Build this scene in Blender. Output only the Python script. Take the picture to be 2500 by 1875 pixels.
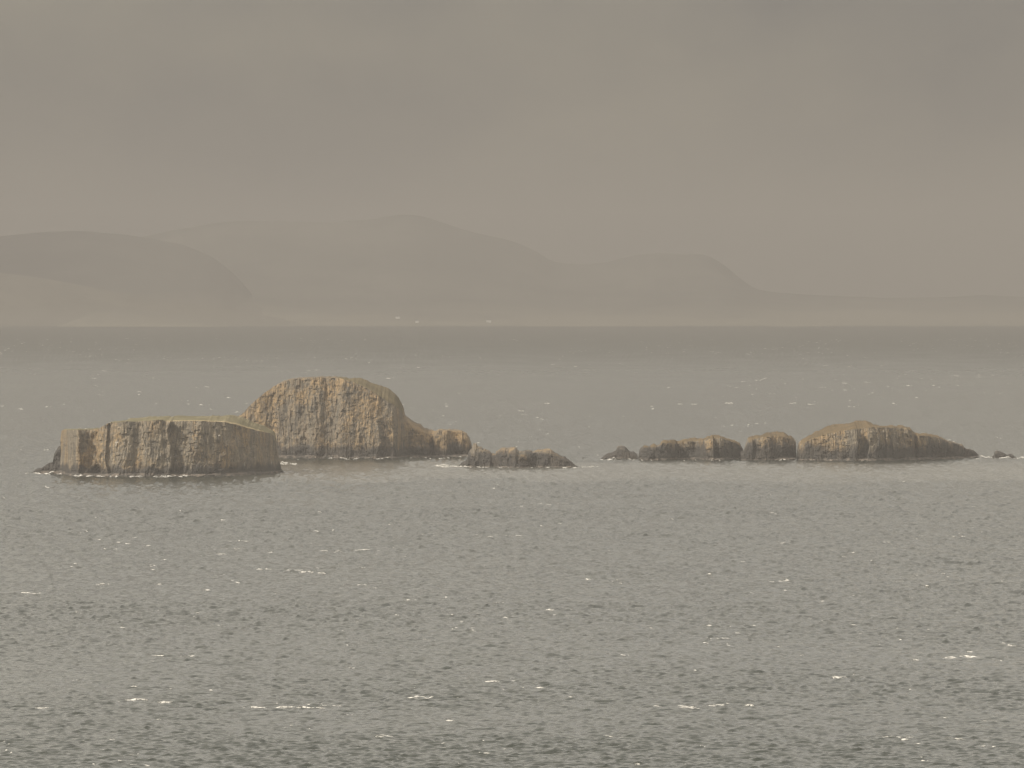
import bpy, math, random
import numpy as np

# ------------------------------------------------------------------ camera, sky, sun, exposure
S = bpy.context.scene
for o in list(bpy.data.objects):
    bpy.data.objects.remove(o, do_unlink=True)
COL = S.collection
H = 80.0                       # camera height above the sea (m)
F = 250.0 / 36.0 * 2500.0      # focal length in photo pixels
YH = 704.0                     # photo row of the true horizon

cam_d = bpy.data.cameras.new('camera')
cam_d.lens = 250.0; cam_d.sensor_width = 36.0
cam_d.clip_start = 1.0; cam_d.clip_end = 60000.0
cam = bpy.data.objects.new('camera', cam_d); COL.objects.link(cam)
cam.location = (0, 0, H)
cam.rotation_euler = (math.radians(90) - math.atan((937.5 - YH) / F), 0, 0)
S.camera = cam

SUN_AZ = math.radians(-124)    # from +Y, clockwise positive: left and behind the camera
SUN_EL = math.radians(40)
world = bpy.data.worlds.new('World'); S.world = world; world.use_nodes = True
wn, wl = world.node_tree.nodes, world.node_tree.links
wn.clear()
w_out = wn.new('ShaderNodeOutputWorld'); w_bg = wn.new('ShaderNodeBackground')
sky = wn.new('ShaderNodeTexSky'); sky.sky_type = 'NISHITA'; sky.sun_disc = False
sky.sun_elevation = SUN_EL; sky.sun_rotation = SUN_AZ % (2 * math.pi)
sky.dust_density = 4.0; sky.air_density = 1.0; sky.altitude = 80
w_bg.inputs['Strength'].default_value = 0.1
w_hsv = wn.new('ShaderNodeHueSaturation'); w_hsv.inputs['Saturation'].default_value = 0.12
wl.new(sky.outputs[0], w_hsv.inputs['Color'])
w_tc = wn.new('ShaderNodeTexCoord'); w_map = wn.new('ShaderNodeMapping')
w_map.inputs['Scale'].default_value = (1, 1, 1.7)
w_map.inputs['Location'].default_value = (0.31, 0.0, 0.02)
wl.new(w_tc.outputs['Generated'], w_map.inputs['Vector'])
w_no = wn.new('ShaderNodeTexNoise'); w_no.inputs['Scale'].default_value = 14
w_no.inputs['Detail'].default_value = 5; w_no.inputs['Roughness'].default_value = 0.5
wl.new(w_map.outputs[0], w_no.inputs['Vector'])
w_rmp = wn.new('ShaderNodeValToRGB')               # overcast: darker and lighter cloud
w_rmp.color_ramp.elements[0].position = 0.39; w_rmp.color_ramp.elements[0].color = (1.74, 1.67, 1.57, 1)
w_rmp.color_ramp.elements[1].position = 0.61; w_rmp.color_ramp.elements[1].color = (2.95, 2.70, 2.16, 1)
wl.new(w_no.outputs['Fac'], w_rmp.inputs['Fac'])
w_mix = wn.new('ShaderNodeMix'); w_mix.data_type = 'RGBA'; w_mix.inputs['Factor'].default_value = 0.85
wl.new(w_hsv.outputs[0], w_mix.inputs['A']); wl.new(w_rmp.outputs[0], w_mix.inputs['B'])
# dull bank low on the horizon under a lighter, even cloud deck
w_sep = wn.new('ShaderNodeSeparateXYZ'); wl.new(w_tc.outputs['Generated'], w_sep.inputs[0])
w_cl = wn.new('ShaderNodeMapRange'); w_cl.inputs['From Min'].default_value = 0.03; w_cl.inputs['From Max'].default_value = 0.17
w_cl.interpolation_type = 'SMOOTHSTEP'
w_cl.inputs['To Min'].default_value = 1.0; w_cl.inputs['To Max'].default_value = 3.4
wl.new(w_sep.outputs['Z'], w_cl.inputs['Value'])
w_mul = wn.new('ShaderNodeMix'); w_mul.data_type = 'RGBA'; w_mul.blend_type = 'MULTIPLY'; w_mul.inputs['Factor'].default_value = 1
wl.new(w_mix.outputs['Result'], w_mul.inputs['A']); wl.new(w_cl.outputs[0], w_mul.inputs['B'])
wl.new(w_mul.outputs['Result'], w_bg.inputs['Color']); wl.new(w_bg.outputs[0], w_out.inputs[0])

sun_d = bpy.data.lights.new('sun', 'SUN'); sun_d.energy = 4.0; sun_d.angle = math.radians(3.0)
sun_d.color = (1.0, 0.93, 0.80)
sun = bpy.data.objects.new('sun', sun_d); COL.objects.link(sun)
sun.location = (-300, -100, 400)
sun.rotation_euler = (math.radians(90) - SUN_EL, 0, -SUN_AZ + math.pi)

S.view_settings.view_transform = 'Standard'; S.view_settings.look = 'None'
S.view_settings.exposure = 0.0; S.view_settings.gamma = 1.0
S.view_settings.use_curve_mapping = False
S.render.engine = 'CYCLES'
S.cycles.volume_bounces = 4; S.cycles.max_bounces = 8; S.cycles.diffuse_bounces = 3
S.cycles.use_denoising = True
S.cycles.use_adaptive_sampling = False
S.cycles.filter_width = 1.4

HAZE = 1.15e-4                  # extinction per metre

# ------------------------------------------------------------------ helpers
rng = np.random.default_rng(7)
def depth_of(py, z=0.0): return (H - z) * F / (py - YH)
def wx(px, d): return (px - 1250.0) / F * d
def wz(py, d): return H - (py - YH) / F * d

def _hash(i, j, s):
    with np.errstate(over='ignore'):
        h = (i.astype(np.int64) * 374761393 + j.astype(np.int64) * 668265263 + s * 982451653) & 0xffffffff
        h = ((h ^ (h >> 13)) * 1274126177) & 0xffffffff
        h = ((h ^ (h >> 16)) * 2246822519) & 0xffffffff
        return ((h ^ (h >> 15)) & 0xffffff) / float(0xffffff)
def vnoise(x, y, s=0):
    i = np.floor(x); j = np.floor(y); fx = x - i; fy = y - j
    fx = fx * fx * fx * (fx * (fx * 6 - 15) + 10); fy = fy * fy * fy * (fy * (fy * 6 - 15) + 10)
    a = _hash(i, j, s); b = _hash(i + 1, j, s); c = _hash(i, j + 1, s); d = _hash(i + 1, j + 1, s)
    return ((a + (b - a) * fx) * (1 - fy) + (c + (d - c) * fx) * fy) * 2 - 1
def fbm(x, y, s=0, octv=4, gain=0.5):
    r = 0; a = 1.0; n = 0
    for k in range(octv):
        r = r + a * vnoise(x, y, s + 17 * k); n += a
        a *= gain; x = x * 2.03 + 11.3; y = y * 2.03 + 5.7
    return r / n
def sstep(a, b, x):
    t = np.clip((x - a) / (b - a), 0, 1); return t * t * (3 - 2 * t)

def grid_mesh(name, P, faces_mask=None, smooth=False):
    """P: (n, m, 3) grid -> mesh of quads; faces_mask (n-1, m-1) selects quads."""
    n, m = P.shape[:2]
    idx = np.arange(n * m).reshape(n, m)
    q = np.stack([idx[:-1, :-1], idx[1:, :-1], idx[1:, 1:], idx[:-1, 1:]], -1)
    q = q[faces_mask] if faces_mask is not None else q.reshape(-1, 4)
    used, inv = np.unique(q.ravel(), return_inverse=True)
    return raw_mesh(name, P.reshape(-1, 3)[used], inv.reshape(-1, 4), smooth)
def raw_mesh(name, V, Q, smooth=False):
    V = np.ascontiguousarray(V, np.float32); Q = np.ascontiguousarray(Q, np.int32)
    k = Q.shape[1]; me = bpy.data.meshes.new(name)
    me.vertices.add(len(V)); me.vertices.foreach_set('co', V.ravel())
    me.loops.add(Q.size); me.loops.foreach_set('vertex_index', Q.ravel())
    me.polygons.add(len(Q)); me.polygons.foreach_set('loop_start', np.arange(0, Q.size, k, dtype=np.int32))
    me.polygons.foreach_set('loop_total', np.full(len(Q), k, np.int32))
    me.polygons.foreach_set('use_smooth', np.full(len(Q), smooth, bool))
    me.update(calc_edges=True); me.validate()
    return me
def link(name, me, mat=None, parent=None):
    o = bpy.data.objects.new(name, me); COL.objects.link(o)
    if mat: me.materials.append(mat)
    if parent: o.parent = parent
    return o
def tag(o, label=None, cat=None, group=None, kind=None):
    if label: o['label'] = label
    if cat: o['category'] = cat
    if group: o['group'] = group
    if kind: o['kind'] = kind
    return o

# ------------------------------------------------------------------ materials
class N:
    """small node-tree builder"""
    def __init__(self, name):
        self.m = bpy.data.materials.new(name); self.m.use_nodes = True
        self.t = self.m.node_tree; self.n = self.t.nodes; self.l = self.t.links
        self.n.clear(); self.out = self.n.new('ShaderNodeOutputMaterial')
        self.b = self.n.new('ShaderNodeBsdfPrincipled'); self.l.new(self.b.outputs[0], self.out.inputs[0])
        self.tc = self.n.new('ShaderNodeTexCoord')
        self.geo = self.n.new('ShaderNodeNewGeometry')
    def pos(self, scale=(1, 1, 1), loc=(0, 0, 0)):
        mp = self.n.new('ShaderNodeMapping'); mp.inputs['Scale'].default_value = scale
        mp.inputs['Location'].default_value = loc
        self.l.new(self.geo.outputs['Position'], mp.inputs['Vector']); return mp.outputs[0]
    def noise(self, v, scale, detail=3, rough=0.55, dist=0.0):
        t = self.n.new('ShaderNodeTexNoise'); t.inputs['Scale'].default_value = scale
        t.inputs['Detail'].default_value = detail; t.inputs['Roughness'].default_value = rough
        t.inputs['Distortion'].default_value = dist
        self.l.new(v, t.inputs['Vector']); return t.outputs['Fac']
    def ramp(self, fac, stops):
        if stops[0] > stops[1]:
            return self.math('SUBTRACT', 1.0, self.ramp(fac, (stops[1], stops[0])))
        r = self.n.new('ShaderNodeMapRange'); r.interpolation_type = 'SMOOTHSTEP'
        r.inputs['From Min'].default_value, r.inputs['From Max'].default_value = stops
        self.l.new(fac, r.inputs['Value']); return r.outputs[0]
    def math(self, op, a, b):
        m = self.n.new('ShaderNodeMath'); m.operation = op
        for i, v in enumerate((a, b)):
            if isinstance(v, (int, float)): m.inputs[i].default_value = v
            else: self.l.new(v, m.inputs[i])
        return m.outputs[0]
    def mix(self, fac, a, b):
        m = self.n.new('ShaderNodeMix'); m.data_type = 'RGBA'
        for k, v in (('Factor', fac), ('A', a), ('B', b)):
            if isinstance(v, (int, float)): m.inputs[k].default_value = v
            elif isinstance(v, tuple): m.inputs[k].default_value = (*v, 1)
            else: self.l.new(v, m.inputs[k])
        return m.outputs['Result']
    def z(self):
        s = self.n.new('ShaderNodeSeparateXYZ'); self.l.new(self.geo.outputs['Position'], s.inputs[0])
        return s.outputs['Z']
    def bump(self, h, dist, strength=1.0, normal=None):
        b = self.n.new('ShaderNodeBump'); b.inputs['Distance'].default_value = dist
        b.inputs['Strength'].default_value = strength
        self.l.new(h, b.inputs['Height'])
        if normal: self.l.new(normal, b.inputs['Normal'])
        return b.outputs[0]
    def done(self, col, rough, normal=None, spec=0.3):
        for k, v in (('Base Color', col), ('Roughness', rough)):
            if isinstance(v, tuple): self.b.inputs[k].default_value = (*v, 1)
            elif isinstance(v, (int, float)): self.b.inputs[k].default_value = v
            else: self.l.new(v, self.b.inputs[k])
        self.b.inputs['Specular IOR Level'].default_value = spec
        if normal: self.l.new(normal, self.b.inputs['Normal'])
        return self.m

def rock_mat(name, off, ochre=0.5, tide=2.6, guano=0.0, dark=0.3, pale=(0.325, 0.272, 0.200)):
    k = N(name)
    grey = (0.200, 0.172, 0.134); och = (0.365, 0.250, 0.130); drk = (0.060, 0.058, 0.055)
    big = k.noise(k.pos((1, 1, 0.55), off), 0.075, 3, 0.55, 0.6)
    strk = k.noise(k.pos((1, 1, 0.10), off), 0.62, 3, 0.6)
    fine = k.noise(k.pos((1, 1, 0.5), off), 1.3, 4, 0.65)
    c = k.mix(k.ramp(strk, (0.38, 0.66)), grey, pale)
    f = k.math('ADD', big, k.math('MULTIPLY', k.math('SUBTRACT', fine, 0.5), 0.55))
    c = k.mix(k.math('MULTIPLY', k.ramp(f, (0.60 - 0.22 * ochre, 0.78 - 0.18 * ochre)), 0.85), c, och)
    c = k.mix(k.math('MULTIPLY', k.ramp(k.noise(k.pos((1, 1, 0.16), (off[0] + 40, 3, 9)), 0.42, 4, 0.65), (0.47, 0.62)), min(1.0, dark * 1.3)), c, drk)
    c = k.mix(k.math('MULTIPLY', k.ramp(fine, (0.60, 0.30)), 0.5), c, drk)
    if guano > 0:
        g = k.noise(k.pos((1, 1, 0.6), (off[0] + 7, 1, 2)), 0.55, 4, 0.7, 0.8)
        c = k.mix(k.math('MULTIPLY', k.ramp(g, (0.64, 0.69)), guano), c, (0.66, 0.62, 0.55))
    # black lichen / wet band above the waterline, ragged top
    zz = k.math('ADD', k.z(), k.math('MULTIPLY', k.math('SUBTRACT', k.noise(k.pos((1, 1, 0.2), off), 0.16, 4, 0.6), 0.5), -tide * 2.6))
    c = k.mix(k.math('MULTIPLY', k.ramp(zz, (tide * 1.55, tide * 0.75)), 0.90), c, (0.050, 0.048, 0.047))
    nrm = k.bump(fine, 0.35, 0.8)
    return k.done(c, 0.9, nrm, 0.15)

def turf_mat(name, off, a=(0.155, 0.135, 0.062), b=(0.25, 0.20, 0.10)):
    k = N(name)
    n1 = k.noise(k.pos((1, 1, 1), off), 0.12, 4, 0.6); n2 = k.noise(k.pos((1, 1, 1), off), 1.1, 4, 0.7)
    c = k.mix(k.ramp(n1, (0.36, 0.62)), a, b)
    c = k.mix(k.math('MULTIPLY', k.ramp(n2, (0.52, 0.30)), 0.6), c, (0.085, 0.080, 0.05))
    return k.done(c, 1.0, k.bump(n2, 0.35, 0.9), 0.05)

def ledge_mat():
    k = N('tidal_rock')
    n = k.noise(k.pos((1, 1, 1)), 0.35, 4, 0.7, 0.5)
    c = k.mix(k.ramp(n, (0.40, 0.66)), (0.070, 0.064, 0.058), (0.20, 0.165, 0.135))
    return k.done(c, 0.75, k.bump(n, 0.3, 0.8), 0.3)
M_LEDGE = ledge_mat()
M_DRY = turf_mat('dry_grass', (2, 2, 2), (0.36, 0.28, 0.16), (0.46, 0.37, 0.23))

def simple(name, col, rough=0.9, var=0.12, scale=0.5):
    k = N(name); n = k.noise(k.pos(), scale, 3)
    c = k.mix(n, tuple(v * (1 - var) for v in col), tuple(v * (1 + var) for v in col))
    return k.done(c, rough, None, 0.1)
def foam_mat():
    k = N('foam'); n = k.noise(k.pos((0.6, 1, 1)), 2.2, 4, 0.7)
    k.l.new(k.ramp(n, (0.36, 0.56)), k.b.inputs['Alpha'])           # lacy, broken foam
    return k.done((0.72, 0.69, 0.64), 0.9, None, 0.1)
M_FOAM = foam_mat()
M_WALL = simple('white_render', (0.78, 0.76, 0.72)); M_ROOF = simple('slate', (0.13, 0.12, 0.12))

# ------------------------------------------------------------------ the sea
def calm_at(x, y):
    """1 in the lee of the islands, where the water lies smooth"""
    px = x / y * F + 1250; py = YH + H * F / y
    c = sstep(1122, 1134, py + 5 * vnoise(x / 60, y / 300, 91)) * (1 - sstep(1150, 1182, py + 14 * vnoise(x / 45, y / 160, 92)))
    c = c * sstep(560, 760, px)
    return c
wr = np.random.default_rng(21)
WAVES = []
for i in range(72):
    lam = 1.0 * (6.0 / 1.0) ** ((i + wr.random()) / 72)
    th = math.radians(-90 + 18) + wr.normal() * math.radians(34)
    slope = 0.042 * (1.0 if lam < 3 else (3 / lam) ** 0.6)
    WAVES.append((2 * math.pi / lam, th, slope * lam / (2 * math.pi), wr.random() * 6.283))
D0 = 1300.0
def row_rate(py): return 1.0 + 2.6 * sstep(960, 1280, py) + 0.9 * sstep(1350, 1650, py)          # mesh rows to a render pixel
def sea_surface(x, y, spx, spy):
    """displacement of the sea; spx, spy = local mesh spacing (finer waves are left to the shader).
       Farther out the seas run longer from crest to crest."""
    dx = np.zeros_like(x); dy = np.zeros_like(x); dz = np.zeros_like(x)
    yc = np.maximum(y, D0); st = (D0 / yc) ** 1.8
    yw = np.where(y > D0, D0 + D0 * (1 - (D0 / yc) ** 0.8) / 0.8, y)
    spw = spy * st
    gust = 0.92 + 0.42 * fbm(x / 150, y / 110, 33, 3)
    amp0 = np.clip(gust, 0.45, 1.4) * np.minimum((yc / D0) ** 1.25, 3.4) * (1 - 0.30 * calm_at(x, np.maximum(y, 50)))
    wob = 1.1 * vnoise(x / 23, yw / 23, 5)
    for kk, th, a, ph in WAVES:
        c, s = math.cos(th), math.sin(th); lam = 2 * math.pi / kk
        fade = 1 - sstep(0.5, 1.0, np.sqrt((spx * c) ** 2 + (spw * s) ** 2) / lam)
        arg = (x * c + yw * s) * kk + ph + wob * min(1.0, 3 / lam * 2)
        A = a * fade * amp0; sn = np.sin(arg); cs = np.cos(arg)
        dz += A * cs; dx -= 0.8 * A * c * sn; dy -= 0.8 * A * s * sn
    return dx, dy, dz

def build_sea():
    # rows: constant picture spacing inside the view, coarse elsewhere
    # three rows to a render pixel close by, one far out
    inner_py = [1895.0]
    while inner_py[-1] > 789:
        inner_py.append(inner_py[-1] - 2.441 / row_rate(inner_py[-1]))
    inner_py = np.array(inner_py)
    d_in = H * F / (inner_py - YH)
    near = np.array([-3500, -1200, -300, 60, 250, 450, 620, 760, 870, 950, 1005, 1045, 1075, 1098])
    near = np.concatenate([near, np.arange(1112, d_in[0] - 0.5, 6.0)])
    far = np.array([17500, 19500, 22500.0])
    d = np.concatenate([near, d_in, far])
    u_in = np.linspace(-0.083, 0.083, 780)
    edge = 0.083 + np.array([.0012, .003, .006, .011, .018, .03, .05, .09, .16, .3, .6])
    u = np.concatenate([-edge[::-1], u_in, edge])
    uu, dd = np.meshgrid(u, d)
    fan = np.where(dd < 1100, 1100.0, np.where(dd > 16000, 16000.0, dd))
    x = uu * fan; y = dd.copy()
    spx = np.abs(np.gradient(x, axis=1)); spy = np.abs(np.gradient(y, axis=0))
    dx, dy, dz = sea_surface(x, y, spx, spy)
    P = np.stack([x + dx, y + dy, dz], -1)
    return grid_mesh('sea', P.transpose(1, 0, 2), None, True)

def sea_mat():
    k = N('sea_water')
    gust = k.noise(k.pos((1.0, 0.20, 1), (3, 8, 0)), 0.016, 4, 0.6)
    sep = k.n.new('ShaderNodeSeparateXYZ'); k.l.new(k.geo.outputs['Position'], sep.inputs[0])
    far = k.ramp(sep.outputs['Y'], (1300, 2600))
    wind = k.ramp(k.math('ADD', sep.outputs['Y'], k.math('MULTIPLY', k.math('SUBTRACT', gust, 0.5), 2500)), (4800, 11800))
    # slopes of the wavelets the mesh does not carry
    def slopes(scale_xyz, scale, detail):
        t = k.n.new('ShaderNodeTexNoise'); t.inputs['Scale'].default_value = scale
        t.inputs['Detail'].default_value = detail; t.inputs['Roughness'].default_value = 0.6
        k.l.new(k.pos(scale_xyz), t.inputs['Vector'])
        v = k.n.new('ShaderNodeVectorMath'); v.operation = 'SUBTRACT'; v.inputs[1].default_value = (0.5, 0.5, 0.5)
        k.l.new(t.outputs['Color'], v.inputs[0]); return v.outputs[0]
    def scaled(v, f):
        m = k.n.new('ShaderNodeVectorMath'); m.operation = 'SCALE'; k.l.new(v, m.inputs[0])
        if isinstance(f, (int, float)): m.inputs['Scale'].default_value = f
        else: k.l.new(f, m.inputs['Scale'])
        return m.outputs[0]
    def vadd(a, b):
        m = k.n.new('ShaderNodeVectorMath'); m.operation = 'ADD'; k.l.new(a, m.inputs[0]); k.l.new(b, m.inputs[1]); return m.outputs[0]
    gs = k.math('ADD', 0.55, k.math('MULTIPLY', k.ramp(gust, (0.34, 0.66)), 0.9))
    s1 = scaled(slopes((0.7, 1, 1), 1.0, 2), 0.16)
    s2 = scaled(slopes((1, 0.16, 1), 0.55, 3), k.math('MULTIPLY', k.math('MULTIPLY', far, gs), 0.33))
    sl = vadd(s1, s2)
    fl = k.n.new('ShaderNodeVectorMath'); fl.operation = 'MULTIPLY'; fl.inputs[1].default_value = (1, 1, 0); k.l.new(sl, fl.inputs[0])
    nv = vadd(k.geo.outputs['Normal'], fl.outputs[0])
    nn = k.n.new('ShaderNodeVectorMath'); nn.operation = 'NORMALIZE'; k.l.new(nv, nn.inputs[0])
    k.b.inputs['IOR'].default_value = 1.333
    ro = k.math('ADD', k.math('ADD', 0.12, k.math('MULTIPLY', far, 0.06)), k.math('MULTIPLY', wind, 0.42))       # wind-roughened water far out
    # sky reflection on smooth water by the islands, painted as paler base colour
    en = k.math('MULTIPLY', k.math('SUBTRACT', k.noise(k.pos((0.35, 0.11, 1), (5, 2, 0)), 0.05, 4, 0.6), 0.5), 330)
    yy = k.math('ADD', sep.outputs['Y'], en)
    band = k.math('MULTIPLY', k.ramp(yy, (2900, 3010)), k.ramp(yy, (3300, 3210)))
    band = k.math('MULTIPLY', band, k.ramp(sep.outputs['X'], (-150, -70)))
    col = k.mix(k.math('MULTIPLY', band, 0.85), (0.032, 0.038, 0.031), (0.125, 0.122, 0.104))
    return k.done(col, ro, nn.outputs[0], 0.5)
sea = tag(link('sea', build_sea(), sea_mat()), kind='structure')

# ------------------------------------------------------------------ far shore and hills
def land_mat(name, a, b, sc=0.0022, low=None):
    k = N(name)
    n1 = k.noise(k.pos((1, 0.6, 1.5)), sc, 5, 0.6, 0.5); n2 = k.noise(k.pos((1, .5, 1)), sc * 7, 4, 0.6)
    c = k.mix(k.ramp(n1, (0.36, 0.64)), a, b)
    c = k.mix(k.math('MULTIPLY', k.ramp(n2, (0.5, 0.68)), 0.5), c, tuple(v * 0.5 for v in a))
    if low:      # pasture on the low ground by the shore
        c = k.mix(k.ramp(k.math('ADD', k.z(), k.math('MULTIPLY', k.math('SUBTRACT', n1, 0.5), 120)), (48, 8)), c, low)
    return k.done(c, 1.0, None, 0.05)
def hill(name, label, ridge, d_shore, d_ridge, mat, power=1.7, rough=0.10, nx=260, ny=56, back=1500, seed=0):
    ridge = np.array(ridge, float)
    px = np.linspace(ridge[0, 0], ridge[-1, 0], nx)
    py = np.interp(px, ridge[:, 0], ridge[:, 1])
    ker = np.exp(-np.linspace(-2, 2, 9) ** 2); ker /= ker.sum()
    py = np.convolve(np.pad(py, 4, mode='edge'), ker, 'valid')
    X = wx(px, d_ridge); Zr = np.maximum(wz(py, d_ridge), 0.5)
    t = np.concatenate([np.linspace(0, 1, ny), 1 + np.linspace(0.06, 1, 12)])
    XX, TT = np.meshgrid(X, t, indexing='ij'); ZR = Zr[:, None] * np.ones_like(TT)
    shore_w = 60 * fbm(X / 400, X * 0 + seed, seed + 3)[:, None] * (1 - np.clip(TT, 0, 1))
    Y = np.where(TT <= 1, d_shore + (d_ridge - d_shore) * TT + shore_w, d_ridge + back * (TT - 1))
    prof = np.where(TT <= 1, np.clip(TT, 0, 1) ** power, 1 - sstep(0, 1, TT - 1))
    nz = fbm(XX / 420, Y / 420, seed, 5)
    Z = ZR * prof * (1 + rough * 2.2 * nz * np.sin(np.pi * np.clip(TT, 0, 1)) ** 0.8) + 1.2 * fbm(XX / 60, Y / 60, seed + 9)
    Z[:, 0] = -3.0; Z[:, 1] = np.maximum(Z[:, 1], 1.0); Z[:, -1] = -3.0
    o = link(name, grid_mesh(name, np.stack([XX, Y, Z], -1), None, True), mat)
    return tag(o, label, 'hill', kind='structure')
M_MOOR = land_mat('moorland', (0.070, 0.072, 0.063), (0.125, 0.122, 0.104), low=(0.21, 0.195, 0.155))
def cover_mat():
    k = N('heather_to_grass')
    sep = k.n.new('ShaderNodeSeparateXYZ'); k.l.new(k.geo.outputs['Position'], sep.inputs[0])
    n = k.noise(k.pos((1, 0.6, 1.5)), 0.0045, 5, 0.65, 0.6)
    f = k.math('ADD', sep.outputs['X'], k.math('MULTIPLY', k.math('SUBTRACT', n, 0.5), 700))
    c = k.mix(k.ramp(f, (-1150, -740)), (0.020, 0.021, 0.023), (0.080, 0.080, 0.070))
    g = k.math('ADD', sep.outputs['Z'], k.math('MULTIPLY', k.math('SUBTRACT', n, 0.5), 90))
    c = k.mix(k.ramp(g, (85, 35)), c, (0.15, 0.14, 0.115))
    return k.done(c, 1.0, None, 0.05)
M_COVER = cover_mat()
M_DARK = land_mat('dark_heather', (0.022, 0.022, 0.021), (0.034, 0.033, 0.030))
M_PALE = land_mat('pale_pasture', (0.10, 0.092, 0.07), (0.155, 0.142, 0.11), 0.004, (0.165, 0.155, 0.128))
hill('mountain_range', 'faint broad mountain with flat right hand hump beyond the sea', [(-900, 640), (-300, 625), (100, 612), (300, 588), (400, 567), (500, 549), (560, 541),
     (620, 539), (800, 543), (900, 536), (985, 522), (1040, 530), (1100, 550), (1150, 566), (1250, 588), (1300, 608),
     (1350, 640), (1420, 646), (1480, 641), (1540, 624), (1600, 617), (1680, 621), (1720, 619), (1760, 640), (1800, 674),
     (1840, 706), (1900, 715), (2000, 720), (2150, 727), (2300, 726), (2400, 720), (2500, 725), (2800, 722), (3400, 735)],
     15050, 19000, M_MOOR, 1.9, 0.10, 420, 70, seed=4)
hill('hill', 'dark rounded moorland hill at the left beyond the sea', [(-900, 690), (-500, 610), (-200, 584), (0, 576), (100, 567), (200, 564), (300, 572), (370, 582), (450, 598),
     (520, 628), (570, 668), (610, 720), (680, 750), (760, 785), (800, 797)], 15700, 16900, M_COVER, 0.62, 0.10, 220, 56, seed=11)
hill('hill_slope', 'paler grassy slope below the dark hill', [(-900, 640), (-300, 640), (0, 666), (100, 678), (200, 697), (300, 716), (420, 735), (560, 757), (700, 780), (860, 795)],
     15080, 15800, M_PALE, 1.3, 0.08, 160, 40, 600, seed=19)
hill('headland', 'low dark headland on the far shore at the left', [(150, 795), (200, 775), (240, 760), (300, 753), (340, 758), (390, 768), (450, 782), (520, 795), (560, 800)],
     14850, 15020, M_MOOR, 0.7, 0.05, 90, 24, 150, seed=23)

# pale beach along the far shore
def strip(name, px0, px1, d0, d1, z0, z1, mat, seed):
    px = np.linspace(px0, px1, 80); X = wx(px, d0)
    Yj = 25 * fbm(X / 120, X * 0, seed)
    P = np.stack([np.stack([X, d0 + Yj, X * 0 + z0], -1), np.stack([X, d1 + Yj, X * 0 + z1], -1), np.stack([X, d1 + 30 + Yj, X * 0 - 2], -1)], 1)
    return link(name, grid_mesh(name, P, None, True), mat)
M_SAND = simple('sand', (0.24, 0.215, 0.17), 1.0, 0.2, 0.02)
tag(strip('beach', 1285, 1640, 14985, 15010, -0.3, 3.0, M_SAND, 3), 'pale strip of beach on the far shore', 'beach', kind='structure')
tag(strip('beach', 1870, 2010, 14985, 15010, -0.3, 2.2, M_SAND, 8), 'short pale strip of beach on the far shore', 'beach', kind='structure')

def cottage(px, py, d, w, label):
    e = bpy.data.objects.new('cottage', None); COL.objects.link(e)
    z = wz(py, d); e.location = (wx(px, d), d, z - 2)
    tag(e, label, 'cottage', 'white cottages on the far shore')
    h, dp = 5.0, 6.0
    V = [(-w/2, 0, 0), (w/2, 0, 0), (w/2, dp, 0), (-w/2, dp, 0), (-w/2, 0, h), (w/2, 0, h), (w/2, dp, h), (-w/2, dp, h)]
    me = bpy.data.meshes.new('wall')
    me.from_pydata(V + [(-w/2, dp/2, h + 2.4), (w/2, dp/2, h + 2.4)], [], [(0, 1, 5, 4), (2, 3, 7, 6), (1, 2, 6, 9, 5), (3, 0, 4, 8, 7)])
    link('wall', me, M_WALL, e)
    a = 0.35; me = bpy.data.meshes.new('roof')
    me.from_pydata([(-w/2 - a, -a, h - .2), (w/2 + a, -a, h - .2), (w/2 + a, dp/2, h + 2.6), (-w/2 - a, dp/2, h + 2.6), (w/2 + a, dp + a, h - .2), (-w/2 - a, dp + a, h - .2)], [], [(0, 1, 2, 3), (3, 2, 4, 5)])
    link('roof', me, M_ROOF, e)
cottage(971, 776, 15420, 9, 'white cottage on the far slope, upper of those near the middle')
cottage(1193, 785, 15230, 11, 'longest white cottage on the far shore, rightmost')
cottage(427, 794, 14960, 9, 'white cottage on the point of the dark headland')
cottage(1018, 786, 15210, 7, 'small white cottage close by the water below the upper one')

# ------------------------------------------------------------------ sea stacks
def prof(pts, px):
    a = np.array(pts, float); return np.interp(px, a[:, 0], a[:, 1])

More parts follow.
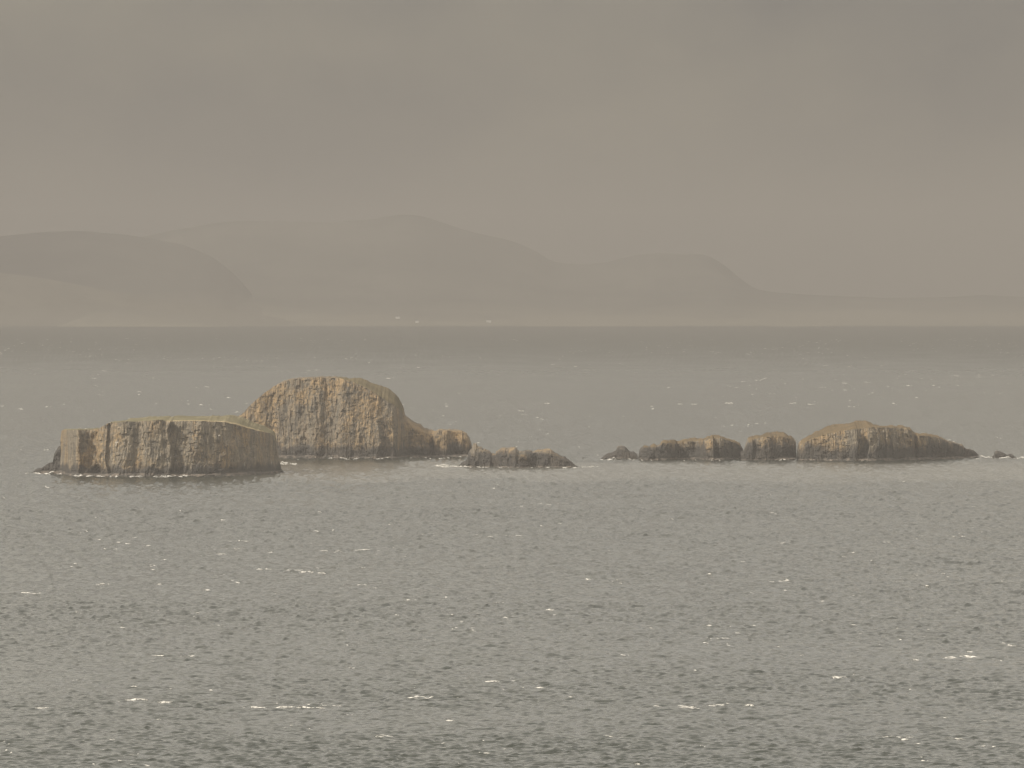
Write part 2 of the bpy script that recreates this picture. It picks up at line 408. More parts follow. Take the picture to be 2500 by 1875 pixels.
def island(name, label, cat, sky_px, base_px, mats, top_depth, edge_px=None, offs=None, dx=0.22, dz=0.42,
           batter=0.10, ledge=2.2, ledge_h=1.1, col_w=1.25, col_a=0.30, knob=0.35, butt=1.2, lean=0.05, seed=1,
           group=None, edge_drop=0.6, sky_noise=0.35, offs_grow=0.0, ledge_on=True, tan_edge=None, toe=None):
    """loft of cross-sections: front cliff, top, back. sky_px: skyline, base_px: waterline, edge_px: top edge of the front cliff
       (photo pixels, turned into metres at the island's own distance). offs: recesses (+, metres back) along the front."""
    px0, px1 = sky_px[0][0], sky_px[-1][0]
    dref = depth_of(np.mean([b[1] for b in base_px]))
    x0, x1 = wx(px0, dref), wx(px1, dref)
    nX = int((x1 - x0) / dx) + 1
    X = np.linspace(x0, x1, nX); px = X / dref * F + 1250
    yf = depth_of(prof(base_px, px))                                # waterline distance
    ker = np.hanning(max(3, int(4 / dx)) | 1); ker /= ker.sum(); hw = len(ker) // 2
    yf = np.convolve(np.pad(yf, hw, mode='edge'), ker, 'valid')
    off = prof(offs, px) if offs else np.zeros_like(X)
    end = np.clip(np.minimum(px - px0, px1 - px) / 6.0, 0, 1) ** 0.5
    td = prof(top_depth, px) if not np.isscalar(top_depth) else np.full_like(X, top_depth)
    td = td * (0.15 + 0.85 * end)
    ym = yf + off + td * 0.5
    zs = wz(prof(sky_px, px), ym)
    jx = X / 1.7 + 1.5 * vnoise(X / 4.0, X * 0, seed + 51); ji = np.floor(jx)
    jag = _hash(ji, ji * 0, seed + 52) * (1 - jx + ji) + _hash(ji + 1, ji * 0, seed + 52) * (jx - ji) - 0.5
    zs = zs + sky_noise * (fbm(X / 2.2, X * 0 + seed, seed + 50, 4, 0.65) + 1.1 * jag) * end
    ze = wz(prof(edge_px, px), yf + off + 2) if edge_px else zs - edge_drop - 0.05 * zs
    ze = ze + 0.6 * sky_noise * fbm(X / 1.8, X * 0 + 3.3, seed + 60, 4, 0.6)
    ze = np.minimum(ze, zs - 0.08); ze = np.maximum(ze, 0.02); zs = np.maximum(zs, 0.06)
    zmax = zs.max(); nf = max(10, int(zmax / dz))
    nt, nb = 18, 12
    zb = -1.6
    t = np.linspace(0, 1, nf)
    XX = np.repeat(X[:, None], nf, 1)
    ZZ = zb + (ze[:, None] - zb) * t[None, :]
    hfrac = np.clip(ZZ / np.maximum(ze[:, None], 1.0), 0, 1)
    # basalt columns: warped, slightly leaning cells with their own set-back, broken at uneven heights
    xw = XX + lean * ZZ + 1.6 * fbm(XX / 14, ZZ / 16, seed + 1, 2) + 0.35 * vnoise(XX / 2.2, ZZ / 4.0, seed + 2)
    cell = np.floor(xw / col_w); fr = xw / col_w - cell
    r1 = _hash(cell, cell * 0, seed + 3)
    brk = np.floor(ZZ / (1.8 + 4.0 * r1) + 9 * _hash(cell, cell * 0 + 1, seed + 4))
    r2 = _hash(cell, brk, seed + 5)
    colm = col_a * ((r1 - 0.5) * 1.2 + (r2 - 0.5) * 2.0 + 0.8 * np.minimum(1, 1.7 * (1 - np.abs(2 * fr - 1))))
    xb = xw / (col_w * 3.7); cb = np.floor(xb); fb = xb - cb
    colm = colm + col_a * 1.5 * (_hash(cb, cb * 0, seed + 6) - 0.5 + 0.5 * np.minimum(1, 2.2 * (1 - np.abs(2 * fb - 1))))
    xf = (XX + lean * 0.6 * ZZ + 2.2 * fbm(XX / 9, ZZ / 22, seed + 31, 3)) / 4.2      # planar facets meeting at arrises
    i0 = np.floor(xf); ff = xf - i0
    va = _hash(i0, i0 * 0, seed + 32); vb = _hash(i0 + 1, i0 * 0, seed + 32)
    xg = (XX - lean * ZZ + 1.2 * fbm(XX / 5, ZZ / 9, seed + 34, 3)) / 1.9
    i1 = np.floor(xg); fg = xg - i1; zq = np.floor(ZZ / 7.5 + 3 * _hash(i1, i1 * 0 + 5, seed + 35))
    vc = _hash(i1, zq, seed + 36); vd = _hash(i1 + 1, zq, seed + 36)
    bt = butt * (2.0 * (va + (vb - va) * ff - 0.5) + 0.60 * (vc + (vd - vc) * fg - 0.5) + 0.7 * fbm(XX / 9, ZZ / 26, seed + 7, 3))
    cx = np.floor(xw / 1.9 + 0.6 * vnoise(XX / 3, ZZ / 3, seed + 44)); cz = np.floor(ZZ / (1.6 + 2.2 * _hash(cx, cx * 0, seed + 45)) + 5 * _hash(cx, cx * 0 + 2, seed + 46))
    blk = 1.5 * knob * (_hash(cx, cz, seed + 47) - 0.5) + 1.6 * knob * np.where(_hash(cx, cz, seed + 48) > 0.86, -1.0, 0.0)   # blocks, some fallen out
    kn = blk + 0.5 * knob * (1 - np.abs(fbm(XX / 3.2, ZZ / 3.6, seed + 8, 4, 0.55)) * 3) + knob * 0.8 * fbm(XX / 1.1, ZZ / 1.1, seed + 12, 3, 0.6)
    env = sstep(-0.2, 1.5, np.minimum(ze, zs))[:, None]
    disp = (colm + bt + kn) * env * (0.35 + 0.65 * end[:, None])
    bat = batter * np.maximum(ZZ, 0) + 0.10 * batter * zmax * hfrac ** 6 * 2.2
    grow = 1 + offs_grow * (1 - hfrac)
    wpx = (1.5 * fbm(XX / 16, ZZ / 9, seed + 41, 3) + 0.8 * fbm(XX / 5, ZZ / 3.5, seed + 42, 3)) / dref * F * np.minimum(zmax / 25.0, 1.0)
    off2 = prof(offs, px[:, None] + wpx) if offs else 0 * XX
    off2 = off2 * (1 + 0.45 * fbm(XX / 7, ZZ / 6, seed + 43, 3))
    YF = yf[:, None] + off2 * grow + bat - disp
    # wave-cut ledge along the foot
    if ledge_on:
        lh = ledge_h * (0.75 + 0.5 * fbm(X / 5, X * 0 + 8, seed + 13, 3))[:, None]
        led = 1 - sstep(lh * 0.8, lh * 1.25, ZZ)
        yl = yf[:, None] - ledge * (0.55 + 0.7 * fbm(X / 6, X * 0 + 2, seed + 14, 4))[:, None] - 0.6 * fbm(XX / 1.3, ZZ * 2, seed + 15, 3)
        YF = YF * (1 - led) + np.minimum(YF, yl + 0.8 * np.maximum(ZZ, 0)) * led
    # top and back
    yb = np.maximum(ym + td * 0.5 + 1.0, YF[:, -1] + 1.2)
    tt = np.linspace(0, 1, nt + 1)[1:]
    s0 = YF[:, -1]
    YT = s0[:, None] + (np.maximum(ym, s0 + 0.5) - s0)[:, None] * tt
    ease = 1 - (1 - tt) ** 1.6
    ZT = ze[:, None] + (zs - ze)[:, None] * ease
    XT = np.repeat(X[:, None], nt, 1)
    ZT = ZT - 0.22 * np.abs(fbm(XT / 2.0, YT / 2.0, seed + 21, 4, 0.6)) * np.sin(np.pi * tt)[None, :] * env
    tb = np.linspace(0, 1, nb + 1)[1:]
    YB = YT[:, -1:] + (yb - YT[:, -1])[:, None] * (1 - (1 - tb) ** 1.5)
    ZB = zs[:, None] - (zs[:, None] - zb) * tb ** 2.2
    P = np.concatenate([np.stack([XX, YF, ZZ], -1), np.stack([XT, YT, ZT], -1), np.stack([np.repeat(X[:, None], nb, 1), YB, ZB], -1)], 1)
    # rescale x with real distance so that columns standing farther back keep their place
    oc = np.array([0.5 * (x0 + x1), float(np.mean(yf)), 0.0])
    P = P - oc
    root = bpy.data.objects.new(name, None); COL.objects.link(root); root.location = oc
    tag(root, label, cat, group)
    n, m = P.shape[:2]
    J = np.arange(m - 1)[None, :] * np.ones((n - 1, 1), int)
    zc = P[:-1, :-1, 2]
    if ledge_on:
        is_l = (J < nf - 1) & (zc < (lh[:-1] * 1.05)) & (ze[:-1, None] > 2.2)
    else:
        is_l = np.zeros((n - 1, m - 1), bool)
    is_t = (J >= nf - 1) & (J < nf - 1 + nt + 4) & (zs[:-1, None] > prof(mats[3], px)[:-1, None]) if mats[1] else np.zeros((n - 1, m - 1), bool)
    is_e = is_t & (J < nf + 1) & ((px > tan_edge[0]) & (px < tan_edge[1]))[:-1, None] if tan_edge else is_t & False
    is_t = is_t & ~is_e
    is_o = ((px < toe[0])[:-1, None] & (J >= 0) & ~is_l) if toe else is_t & False
    is_t = is_t & ~is_o
    P4 = P
    for nm, mk, mt in (('rocky_toe', is_o, toe[1] if toe else None), ('dry_grass_edge', is_e, M_DRY), ('cliff', ~(is_l | is_t | is_e | is_o), mats[0]), ('grass_cap', is_t, mats[1]), ('tidal_ledge', is_l, mats[2])):
        if mk.any(): link(nm, grid_mesh(nm, P4, mk, False), mt, root)
    return root

GRP = 'basalt sea stacks and islets'
def Z1(l): return [(50 + .29385 * a, 960 + .29385 * b) for a, b in l]
def Z2(l): return [(550 + .29385 * a, 880 + .29385 * b) for a, b in l]
def Z3(l): return [(1100 + .15823 * a, 1040 + .15823 * b) for a, b in l]
def Z4(l): return [(1440 + .23508 * a, 1020 + .23508 * b) for a, b in l]
def Z5(l): return [(1900 + .27125 * a, 1000 + .27125 * b) for a, b in l]

# flat-topped stack, front left
island('sea_stack', 'flat-topped columnar stack with grassy plateau, nearest, at the left', 'sea stack',
    Z1([(35, 668), (60, 655), (90, 632), (140, 622), (175, 590), (230, 572), (240, 500), (275, 442), (298, 430), (304, 350), (318, 302), (335, 293),
        (400, 291), (520, 296), (600, 290), (660, 284), (750, 238), (870, 222), (900, 208), (1100, 192), (1200, 190), (1500, 188), (1740, 184),
        (1800, 194), (1900, 232), (2000, 275), (2070, 308), (2086, 330), (2100, 450), (2120, 560), (2138, 635), (2170, 660)]),
    Z1([(35, 664), (310, 669), (420, 684), (540, 689), (900, 692), (1250, 691), (1500, 690), (1800, 685), (1950, 676), (2100, 661), (2170, 655)]),
    (rock_mat('rock_flat_stack', (13, 5, 2), 0.76, 3.4, 0.75, 0.36, (0.305, 0.25, 0.18)), turf_mat('turf_flat_stack', (3, 4, 5), (0.175, 0.155, 0.092), (0.25, 0.215, 0.135)), M_LEDGE, [(0, 99), (136, 99), (140, 15), (9999, 15)]),
    [(60, 3), (130, 12), (150, 45), (260, 60), (340, 85), (580, 85), (640, 50), (680, 8)],
    Z1([(35, 668), (90, 645), (175, 605), (240, 530), (300, 440), (318, 310), (340, 301), (520, 303), (660, 292), (690, 285), (750, 246), (870, 236), (1000, 236), (1100, 228),
        (1205, 222), (1230, 234), (1500, 230), (1700, 240), (1800, 262), (1950, 308), (2050, 330), (2090, 360), (2140, 640), (2170, 660)]),
    offs=[(50 + .29385 * a, b) for a, b in [(0, 0), (300, 9), (312, 2), (420, 0), (512, 0), (524, 5), (600, 8.5), (668, 9), (688, 1.5), (745, 0), (752, 2.2), (775, 2.4), (790, 0), (880, -0.8), (1000, 0.3), (1120, -1.0),
             (1200, -2), (1262, -2.2), (1274, 3.2), (1340, 3.4), (1420, 2.4), (1500, 1.4), (1600, 1.0), (1720, 1.5), (1760, 4), (1850, 4.5), (1950, 4), (2170, 4)]],
    tan_edge=(412, 640), toe=(137.5, rock_mat('rock_toe', (2, 6, 1), 0.2, 12.0)),
    col_w=1.3, col_a=0.24, knob=0.34, butt=1.15, lean=-0.06, seed=101, batter=0.10, group=GRP)

# great dome
island('sea_stack', 'tallest dome-shaped ochre stack behind the flat-topped one', 'sea stack',
    Z2([(-60, 640), (0, 540), (100, 465), (150, 430), (200, 370), (250, 320), (330, 257), (400, 206), (470, 167), (540, 149), (640, 140), (760, 132), (880, 131), (960, 138), (1040, 149),
        (1100, 145), (1140, 152), (1200, 182), (1280, 205), (1350, 232), (1400, 270), (1435, 310), (1460, 360), (1475, 400), (1484, 452), (1530, 490), (1570, 515), (1620, 530), (1650, 560),
        (1700, 572), (1742, 588), (1768, 570), (1850, 571), (1960, 578), (2000, 600), (2026, 645), (2042, 690), (2052, 770), (2062, 806)]),
    Z2([(-60, 812), (400, 812), (1400, 814), (1500, 806), (2062, 802)]),
    (rock_mat('rock_dome', (31, 2, 7), 0.90, 5.0, 0.15, 0.42, (0.27, 0.212, 0.150)), turf_mat('turf_dome', (9, 1, 5), (0.145, 0.118, 0.070), (0.20, 0.16, 0.095)), M_LEDGE, [(0, 99), (800, 99), (830, 20), (982, 20), (990, 99), (9999, 99)]),
    [(530, 30), (620, 60), (780, 90), (950, 80), (990, 40), (1060, 22), (1080, 35), (1140, 30), (1160, 6)],
    Z2([(-60, 645), (100, 472), (250, 327), (400, 214), (540, 158), (760, 142), (960, 150), (1040, 172), (1100, 195), (1200, 245), (1300, 312), (1400, 370), (1450, 410), (1475, 450), (1500, 500), (1560, 555),
        (1640, 600), (1742, 625), (1768, 582), (1960, 590), (2010, 640), (2040, 720), (2062, 807)]),
    offs=[(550 + .29385 * a, b) for a, b in [(-60, 6), (300, 2), (700, -1), (800, -0.5), (830, 0.8), (900, 0.6), (960, -1), (1270, -1.5), (1310, 1.5), (1380, 3.5), (1440, 3), (1490, 7), (1600, 6), (1640, 8), (1730, 9), (1750, 2), (1840, 1), (1860, 4), (2062, 7)]],
    col_w=1.3, col_a=0.20, knob=0.36, butt=1.35, lean=0.03, seed=202, batter=0.16, group=GRP)

# low skerry in the middle
island('skerry', 'low jagged brown skerry with dark foot, between the dome and the right hand islets', 'skerry',
    Z3([(105, 625), (120, 612), (150, 570), (190, 545), (240, 540), (265, 470), (270, 430), (300, 372), (330, 330), (350, 272), (375, 265), (395, 252), (420, 300), (480, 320), (500, 360), (530, 340), (560, 360),
        (600, 390), (635, 430), (690, 430), (700, 390), (730, 355), (770, 340), (830, 345), (870, 350), (900, 338), (970, 335), (1010, 350), (1060, 385), (1120, 375), (1170, 385), (1200, 365), (1280, 390),
        (1310, 370), (1400, 355), (1450, 355), (1520, 362), (1600, 400), (1700, 440), (1780, 480), (1830, 512), (1900, 570), (1960, 612), (2020, 640)]),
    Z3([(105, 622), (260, 630), (600, 632), (800, 636), (1050, 645), (1300, 637), (1600, 640), (2020, 638)]),
    (rock_mat('rock_skerry', (5, 22, 7), 0.60, 5.6, 0.0, 0.45, (0.24, 0.195, 0.145)), None, M_LEDGE, [(0, 0)]),
    [(1110, 3), (1160, 14), (1250, 20), (1340, 22), (1400, 10), (1420, 3)],
    Z3([(105, 625), (150, 590), (240, 560), (280, 470), (340, 400), (400, 360), (480, 380), (600, 440), (690, 470), (720, 420), (800, 390), (960, 390), (1020, 480), (1060, 500), (1100, 450), (1300, 420), (1400, 420), (1520, 440), (1700, 500), (1830, 545), (1960, 622), (2020, 640)]),
    offs=[(1100 + .15823 * a, b) for a, b in [(100, 0), (600, 0), (640, 2), (690, 2), (720, 0), (990, 0), (1010, 1.2), (1100, 1), (1300, 0), (2020, 0)]],
    dx=0.13, dz=0.2, col_w=0.9, col_a=0.20, knob=0.55, butt=0.8, seed=303, batter=0.35, ledge=1.2, ledge_h=0.5, sky_noise=0.7)

island('rock', 'tiny dark rock awash just right of the low skerry', 'rock',
    Z3([(2020, 506), (2030, 492), (2045, 485), (2060, 492), (2085, 488), (2100, 487), (2112, 500), (2118, 506)]), Z3([(2020, 503), (2118, 503)]),
    (rock_mat('rock_tiny', (1, 2, 3), 0.1, 3.0), None, M_LEDGE, [(0, 0)]), 2.0, dx=0.08, dz=0.15, col_a=0.05, knob=0.12, butt=0.1, seed=33, ledge_on=False, sky_noise=0.1, batter=0.3)

# chain of islets on the right
R_A = rock_mat('rock_islets', (61, 9, 4), 0.55, 6.0, 0.5, 0.40, (0.30, 0.245, 0.18))
R_D = rock_mat('rock_big_islet', (77, 3, 8), 0.74, 6.0, 0.35, 0.42, (0.32, 0.265, 0.195))
T_A = turf_mat('turf_islets', (1, 7, 2), (0.135, 0.100, 0.060), (0.19, 0.138, 0.080))
island('islet', 'small pointed dark islet at the left end of the right hand chain', 'islet',
    Z4([(92, 430), (150, 392), (200, 366), (255, 350), (278, 340), (285, 310), (300, 288), (330, 288), (370, 298), (400, 325), (430, 350), (470, 365), (495, 375), (503, 430)]),
    Z4([(92, 426), (503, 428)]), (rock_mat('rock_pointed', (4, 31, 9), 0.45, 5.0, 0.0, 0.3), None, M_LEDGE, [(0, 0)]), [(1460, 3), (1510, 16), (1560, 8)],
    dx=0.13, dz=0.22, col_w=0.9, col_a=0.15, knob=0.40, butt=0.8, seed=404, batter=0.3, ledge=1.2, ledge_h=0.6, edge_drop=1.2, sky_noise=0.6, group=GRP)
island('islet', 'long stepped islet with jagged left end and knob near its right', 'islet',
    Z4([(503, 432), (510, 375), (525, 322), (560, 290), (620, 285), (650, 275), (690, 285), (730, 275), (750, 240), (800, 230), (900, 235), (920, 245), (960, 225), (1050, 215), (1140, 215), (1200, 205),
        (1250, 190), (1280, 173), (1340, 172), (1370, 190), (1400, 200), (1450, 215), (1520, 240), (1570, 265), (1590, 300), (1603, 325), (1606, 430)]),
    Z4([(503, 436), (600, 440), (800, 440), (900, 432), (1100, 431), (1200, 438), (1350, 440), (1606, 431)]), (R_A, T_A, M_LEDGE, [(0, 6.5), (1600, 6.5), (1610, 7.5), (9999, 7.5)]),
    [(1555, 6), (1620, 24), (1720, 36), (1790, 36), (1815, 10)],
    Z4([(503, 433), (525, 345), (560, 312), (650, 305), (730, 300), (750, 262), (900, 262), (915, 275), (960, 248), (1140, 240), (1250, 220), (1290, 205), (1370, 215), (1520, 262), (1580, 300), (1606, 431)]),
    offs=[(1440 + .23508 * a, b) for a, b in [(503, 3), (560, 0), (890, -1), (905, -1), (912, 5), (930, 5), (960, 4), (1120, 5), (1150, 4), (1165, -1.5), (1280, -2), (1292, 4), (1345, 4.5), (1355, 1), (1440, 2), (1606, 6)]],
    sky_noise=0.6, dx=0.16, dz=0.28, col_w=1.1, col_a=0.26, knob=0.50, butt=0.9, seed=505, batter=0.12, ledge=1.6, ledge_h=0.9, group=GRP)
island('islet', 'rounded hump islet between the stepped islet and the largest one', 'islet',
    Z4([(1563, 440), (1567, 352), (1595, 345), (1612, 320), (1630, 270), (1650, 215), (1700, 186), (1780, 184), (1850, 160), (1900, 150), (1960, 140), (2030, 150), (2080, 180), (2130, 210), (2152, 240), (2158, 300), (2160, 440)]),
    Z4([(1563, 441), (1750, 441), (2160, 438)]), (rock_mat('rock_hump', (90, 3, 3), 0.72, 6.0, 0.0, 0.30, (0.31, 0.25, 0.175)), T_A, M_LEDGE, [(0, 99), (1824, 99), (1828, 9.5), (1938, 9.5), (1942, 99), (9999, 99)]),
    [(1806, 5), (1830, 28), (1900, 40), (1945, 12)],
    Z4([(1563, 441), (1570, 362), (1612, 335), (1640, 275), (1700, 225), (1800, 205), (1900, 190), (2000, 192), (2080, 215), (2140, 250), (2160, 440)]),
    offs=[(1440 + .23508 * a, b) for a, b in [(1563, 2), (1680, 0), (1690, 0), (1700, 2.5), (1725, 2.5), (1740, 0), (1880, 0), (1900, 2), (2000, 3.5), (2160, 9)]],
    sky_noise=0.5, dx=0.16, dz=0.28, col_w=1.1, col_a=0.18, knob=0.50, butt=1.0, seed=606, batter=0.22, ledge=1.6, ledge_h=0.9, group=GRP)
island('islet', 'largest islet of the right hand chain with brown turf crown and long tapering right end', 'islet',
    Z5([(156, 456), (160, 340), (170, 302), (200, 270), (240, 250), (300, 220), (340, 190), (400, 175), (460, 145), (500, 135), (600, 128), (680, 115), (720, 105), (800, 104), (830, 114), (880, 130), (920, 140), (980, 148),
        (1060, 140), (1150, 145), (1190, 160), (1220, 190), (1240, 206), (1300, 210), (1380, 220), (1450, 230), (1530, 265), (1630, 290), (1700, 310), (1730, 345), (1770, 355), (1810, 365), (1850, 400), (1884, 434)]),
    Z5([(156, 457), (800, 461), (1250, 452), (1650, 441), (1884, 431)]), (R_D, T_A, M_LEDGE, [(0, 7), (1940, 7), (1945, 9), (2330, 9), (2334, 99), (9999, 99)]),
    [(1942, 6), (1980, 36), (2060, 60), (2200, 60), (2240, 24), (2320, 26), (2380, 16), (2412, 3)],
    Z5([(156, 457), (175, 335), (240, 285), (300, 256), (400, 225), (550, 192), (700, 172), (800, 162), (950, 160), (1150, 168), (1200, 195), (1240, 235), (1300, 232), (1450, 248), (1530, 285), (1700, 335), (1810, 385), (1884, 434)]),
    offs=[(1900 + .27125 * a, b) for a, b in [(156, 1), (240, 0), (600, -1), (685, -1.5), (697, 3.5), (760, 4), (778, 4), (790, 0), (870, 0), (885, 1.8), (940, 1.6), (955, 0), (1190, 0), (1212, 4), (1235, 9), (1255, 3), (1370, 1), (1382, 3), (1400, 2), (1520, 1), (1535, 4), (1640, 5), (1660, 8), (1884, 6)]],
    sky_noise=0.5, dx=0.18, dz=0.30, col_w=1.2, col_a=0.26, knob=0.40, butt=1.0, seed=707, batter=0.12, ledge=1.8, ledge_h=1.0, group=GRP)
island('rock', 'small dark rock standing alone at the far right of the chain', 'rock',
    Z5([(1924, 436), (1935, 418), (1950, 400), (1955, 375), (1975, 367), (2010, 378), (2040, 385), (2070, 405), (2110, 405), (2130, 420), (2146, 436)]),
    Z5([(1924, 434), (2146, 434)]), (rock_mat('rock_lone', (8, 8, 2), 0.1, 4.0), None, M_LEDGE, [(0, 0)]), 8.0,
    dx=0.1, dz=0.18, col_a=0.08, knob=0.35, butt=0.4, seed=808, batter=0.4, ledge_on=False, sky_noise=0.4)

# ------------------------------------------------------------------ foam
def caps_mesh(name, caps):
    """each cap: (x, y, width, height, depth, angle). ragged little ridges of foam lying on the waves"""
    Vs, Qs, base = [], [], 0
    for x, y, w, h, dp, ang in caps:
        n = int(np.clip(w / 0.5, 5, 14)); t = np.linspace(-0.5, 0.5, n)
        ca, sa = math.cos(ang), math.sin(ang)
        mid = 0.25 * dp * (rng.random(n) - 0.5); env = np.sqrt(np.clip(1 - (2 * t) ** 2, 0.0, 1))
        hh = h * env * (0.35 + 0.65 * rng.random(n)); dd = dp * env * (0.5 + 0.5 * rng.random(n)) + 0.02
        lx = t * w
        rows = []
        for ly, lz in ((mid - dd * 0.55, -0.12 + 0 * hh), (mid - dd * 0.12, hh), (mid + dd * 0.25, hh * 0.8), (mid + dd * 0.6, -0.12 + 0 * hh)):
            gx = x + lx * ca - ly * sa; gy = y + lx * sa + ly * ca
            rows.append(np.stack([gx, gy, lz], -1))
        P = np.stack(rows, 1)
        Vs.append(P.reshape(-1, 3)); idx = base + np.arange(n * 4).reshape(n, 4)
        Qs.append(np.stack([idx[:-1, :-1], idx[1:, :-1], idx[1:, 1:], idx[:-1, 1:]], -1).reshape(-1, 4)); base += n * 4
    V = np.concatenate(Vs); Q = np.concatenate(Qs)
    d = np.maximum(V[:, 1], 100)
    spy = d * d / (H * F) * 2.441 / row_rate(YH + H * F / d); spx = 0.166 * d / 780
    dx_, dy_, dz_ = sea_surface(V[:, 0].copy(), V[:, 1].copy(), spx, spy)
    V[:, 2] += dz_
    return raw_mesh(name, V, Q, False)

caps = []
def add_cap(px, py, wpx, k=1.0, hscale=1.0):
    d = depth_of(py); w = wpx / F * d
    caps.append((wx(px, d), d, w, hscale * k, w * 0.35 + 0.4, rng.normal() * 0.35))
# larger breakers seen in the picture (photo px, py, width px)
for px, py, w in [(583, 1320, 18), (565, 1322, 14), (600, 1321, 16), (690, 1306, 14), (735, 1309, 26), (770, 1298, 20), (540, 1353, 26), (890, 1343, 30), (660, 1389, 40), (715, 1393, 40), (750, 1397, 34), (785, 1400, 22),
                  (770, 1387, 22), (580, 1424, 12), (675, 1450, 10), (885, 1387, 14), (75, 1449, 60), (505, 1441, 20), (1185, 1382, 16), (1435, 1415, 16), (2083, 1350, 10), (2225, 1458, 18), (2370, 1604, 60), (2320, 1606, 40),
                  (2470, 1577, 30), (2236, 1611, 18), (1025, 1702, 46), (1010, 1706, 30), (620, 1728, 22), (690, 1728, 60), (745, 1728, 50), (860, 1632, 20), (300, 1533, 20), (1600, 1725, 50), (1680, 1728, 60), (1740, 1724, 30),
                  (1820, 1722, 40), (1200, 1664, 40), (1100, 1760, 30), (385, 1757, 16), (100, 1730, 40), (330, 1710, 60), (400, 1714, 50), (2345, 1806, 36), (2210, 1806, 26), (1720, 1571, 24), (1590, 1535, 16), (1320, 1680, 30),
                  (955, 960, 18), (1022, 897, 12), (1335, 985, 16), (1350, 890, 10), (1405, 895, 10), (1660, 987, 14), (1695, 987, 16), (1780, 985, 22), (2220, 942, 16), (1935, 985, 18), (505, 945, 18), (560, 971, 14), (50, 999, 16),
                  (490, 988, 10), (460, 986, 8), (340, 957, 12), (2070, 868, 8), (2460, 862, 10), (1670, 859, 8)]:
    add_cap(px, py, w, 0.26 if py > 1100 else 0.6)
# long thin wisps of spent foam
for px, py, w in [(700, 1392, 150), (745, 1398, 90), (690, 1729, 210), (780, 1724, 90), (1640, 1727, 190), (1790, 1722, 110), (1030, 1706, 80), (2345, 1607, 110), (80, 1450, 70), (350, 1713, 150), (1260, 1662, 90),
                  (300, 1316, 120), (560, 1341, 150), (860, 1345, 170), (1230, 1308, 120), (1010, 1306, 100), (1900, 1420, 80), (2200, 1800, 120), (1500, 1800, 110), (980, 1798, 120), (1750, 1560, 90), (2080, 1655, 80), (420, 1602, 100), (1380, 1488, 80)]:
    for q in range(max(2, int(w / 24))):
        d = depth_of(py + rng.normal() * 1.6); w_ = rng.uniform(14, 40) / F * d
        caps.append((wx(px + rng.uniform(-0.5, 0.5) * w, d), d, w_, 0.05, rng.uniform(0.8, 2.0), rng.normal() * 0.2))
def scatter(n, y0, y1, wlo, whi, k):
    m = 0
    while m < n:
        px = rng.uniform(-250, 2750); py = rng.uniform(y0, y1); d = depth_of(py)
        g = fbm(np.array([px / 260.0]), np.array([py / 34.0]), 77, 3)[0]
        if rng.random() > sstep(-0.15, 0.5, g) + 0.06: continue
        if calm_at(np.array([wx(px, d)]), np.array([d]))[0] > 0.4: continue
        m += 1
        w = math.exp(rng.uniform(math.log(wlo), math.log(whi)))
        add_cap(px, py, w, k * rng.uniform(0.5, 1.1))
        if rng.random() < 0.35: add_cap(px + w * rng.uniform(0.6, 1.6), py + rng.normal() * 2.5, w * 0.6, k * 0.7)
scatter(260, 826, 880, 3, 8, 0.75)
scatter(150, 880, 1010, 3.5, 14, 0.5)
scatter(130, 1010, 1120, 4, 18, 0.30)
scatter(150, 1175, 1500, 4, 18, 0.16)
scatter(150, 1500, 1890, 5, 24, 0.11)
tag(link('whitecap_foam', caps_mesh('whitecap_foam', caps), M_FOAM), 'white foam crests scattered over the choppy grey sea', 'foam', kind='stuff')

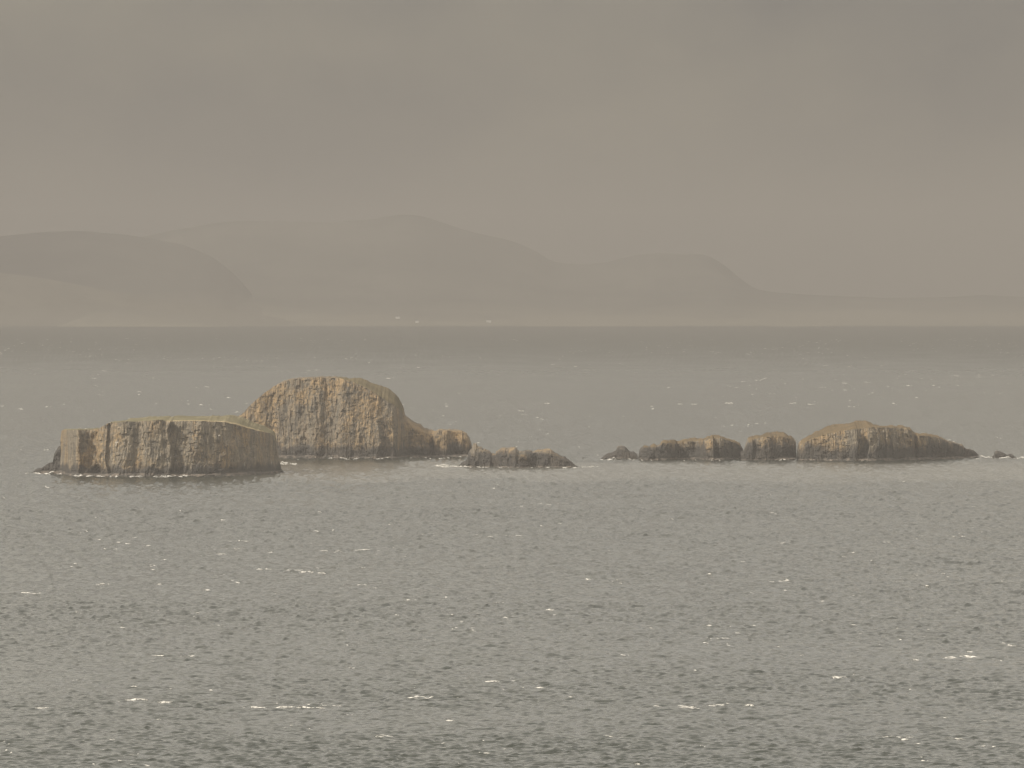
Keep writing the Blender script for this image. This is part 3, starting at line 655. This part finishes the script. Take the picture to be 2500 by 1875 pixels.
caps = []
def surf(px0, px1, py0, py1, n, wlo, whi, h, jit=0.6):
    for _ in range(n):
        t = rng.random(); px = px0 + (px1 - px0) * t; py = py0 + (py1 - py0) * t + rng.normal() * jit
        d = depth_of(py); w = rng.uniform(wlo, whi) / F * d
        caps.append((wx(px, d), d - 3.0, w, h * rng.uniform(0.4, 1.2), 1.6, rng.normal() * 0.15))
surf(45, 160, 1155.5, 1156, 28, 6, 20, 0.6)
surf(165, 300, 1160, 1164, 40, 6, 26, 0.75, 1.0)
surf(300, 470, 1164, 1163.5, 16, 6, 24, 0.35)
surf(560, 655, 1159.5, 1154.5, 26, 5, 18, 0.40)
surf(660, 730, 1130, 1133, 18, 8, 24, 0.40, 1.6)
surf(560, 980, 1120.5, 1120.5, 26, 6, 16, 0.28)
surf(1000, 1150, 1118.5, 1118, 14, 4, 10, 0.25)
surf(1060, 1145, 1138, 1139, 24, 8, 26, 0.35)
surf(1150, 1420, 1141, 1142, 20, 5, 14, 0.22)
surf(1420, 1470, 1140, 1140, 8, 10, 26, 0.2)
surf(1460, 1580, 1121.5, 1122.5, 16, 4, 14, 0.32)
surf(1580, 1920, 1124, 1124, 10, 4, 10, 0.18)
surf(1950, 2400, 1125, 1119, 14, 4, 10, 0.18)
surf(2400, 2500, 1117.5, 1117.5, 26, 6, 22, 0.45)
tag(link('surf_foam', caps_mesh('surf_foam', caps), M_FOAM), 'thin broken line of white surf along the foot of the islands', 'foam', kind='stuff')

# ------------------------------------------------------------------ haze
def box_mesh(name, lo, hi):
    (a, b, c), (d, e, f) = lo, hi
    me = bpy.data.meshes.new(name)
    me.from_pydata([(a, b, c), (d, b, c), (d, e, c), (a, e, c), (a, b, f), (d, b, f), (d, e, f), (a, e, f)], [],
                   [(0, 3, 2, 1), (4, 5, 6, 7), (0, 1, 5, 4), (1, 2, 6, 5), (2, 3, 7, 6), (3, 0, 4, 7)])
    return me
hm = bpy.data.materials.new('haze'); hm.use_nodes = True
hn = hm.node_tree.nodes; hn.clear()
ho = hn.new('ShaderNodeOutputMaterial'); hv = hn.new('ShaderNodeVolumePrincipled')
hv.inputs['Color'].default_value = (0.60, 0.565, 0.545, 1)
hv.inputs['Density'].default_value = HAZE; hv.inputs['Density Attribute'].default_value = ''
hv.inputs['Anisotropy'].default_value = 0.5
hm.node_tree.links.new(hv.outputs[0], ho.inputs['Volume'])
haze = link('haze', box_mesh('haze', (-14000, -4500, -8), (14000, 24000, 340)), hm)
tag(haze, 'pale grey sea haze filling the air', 'haze', kind='stuff')
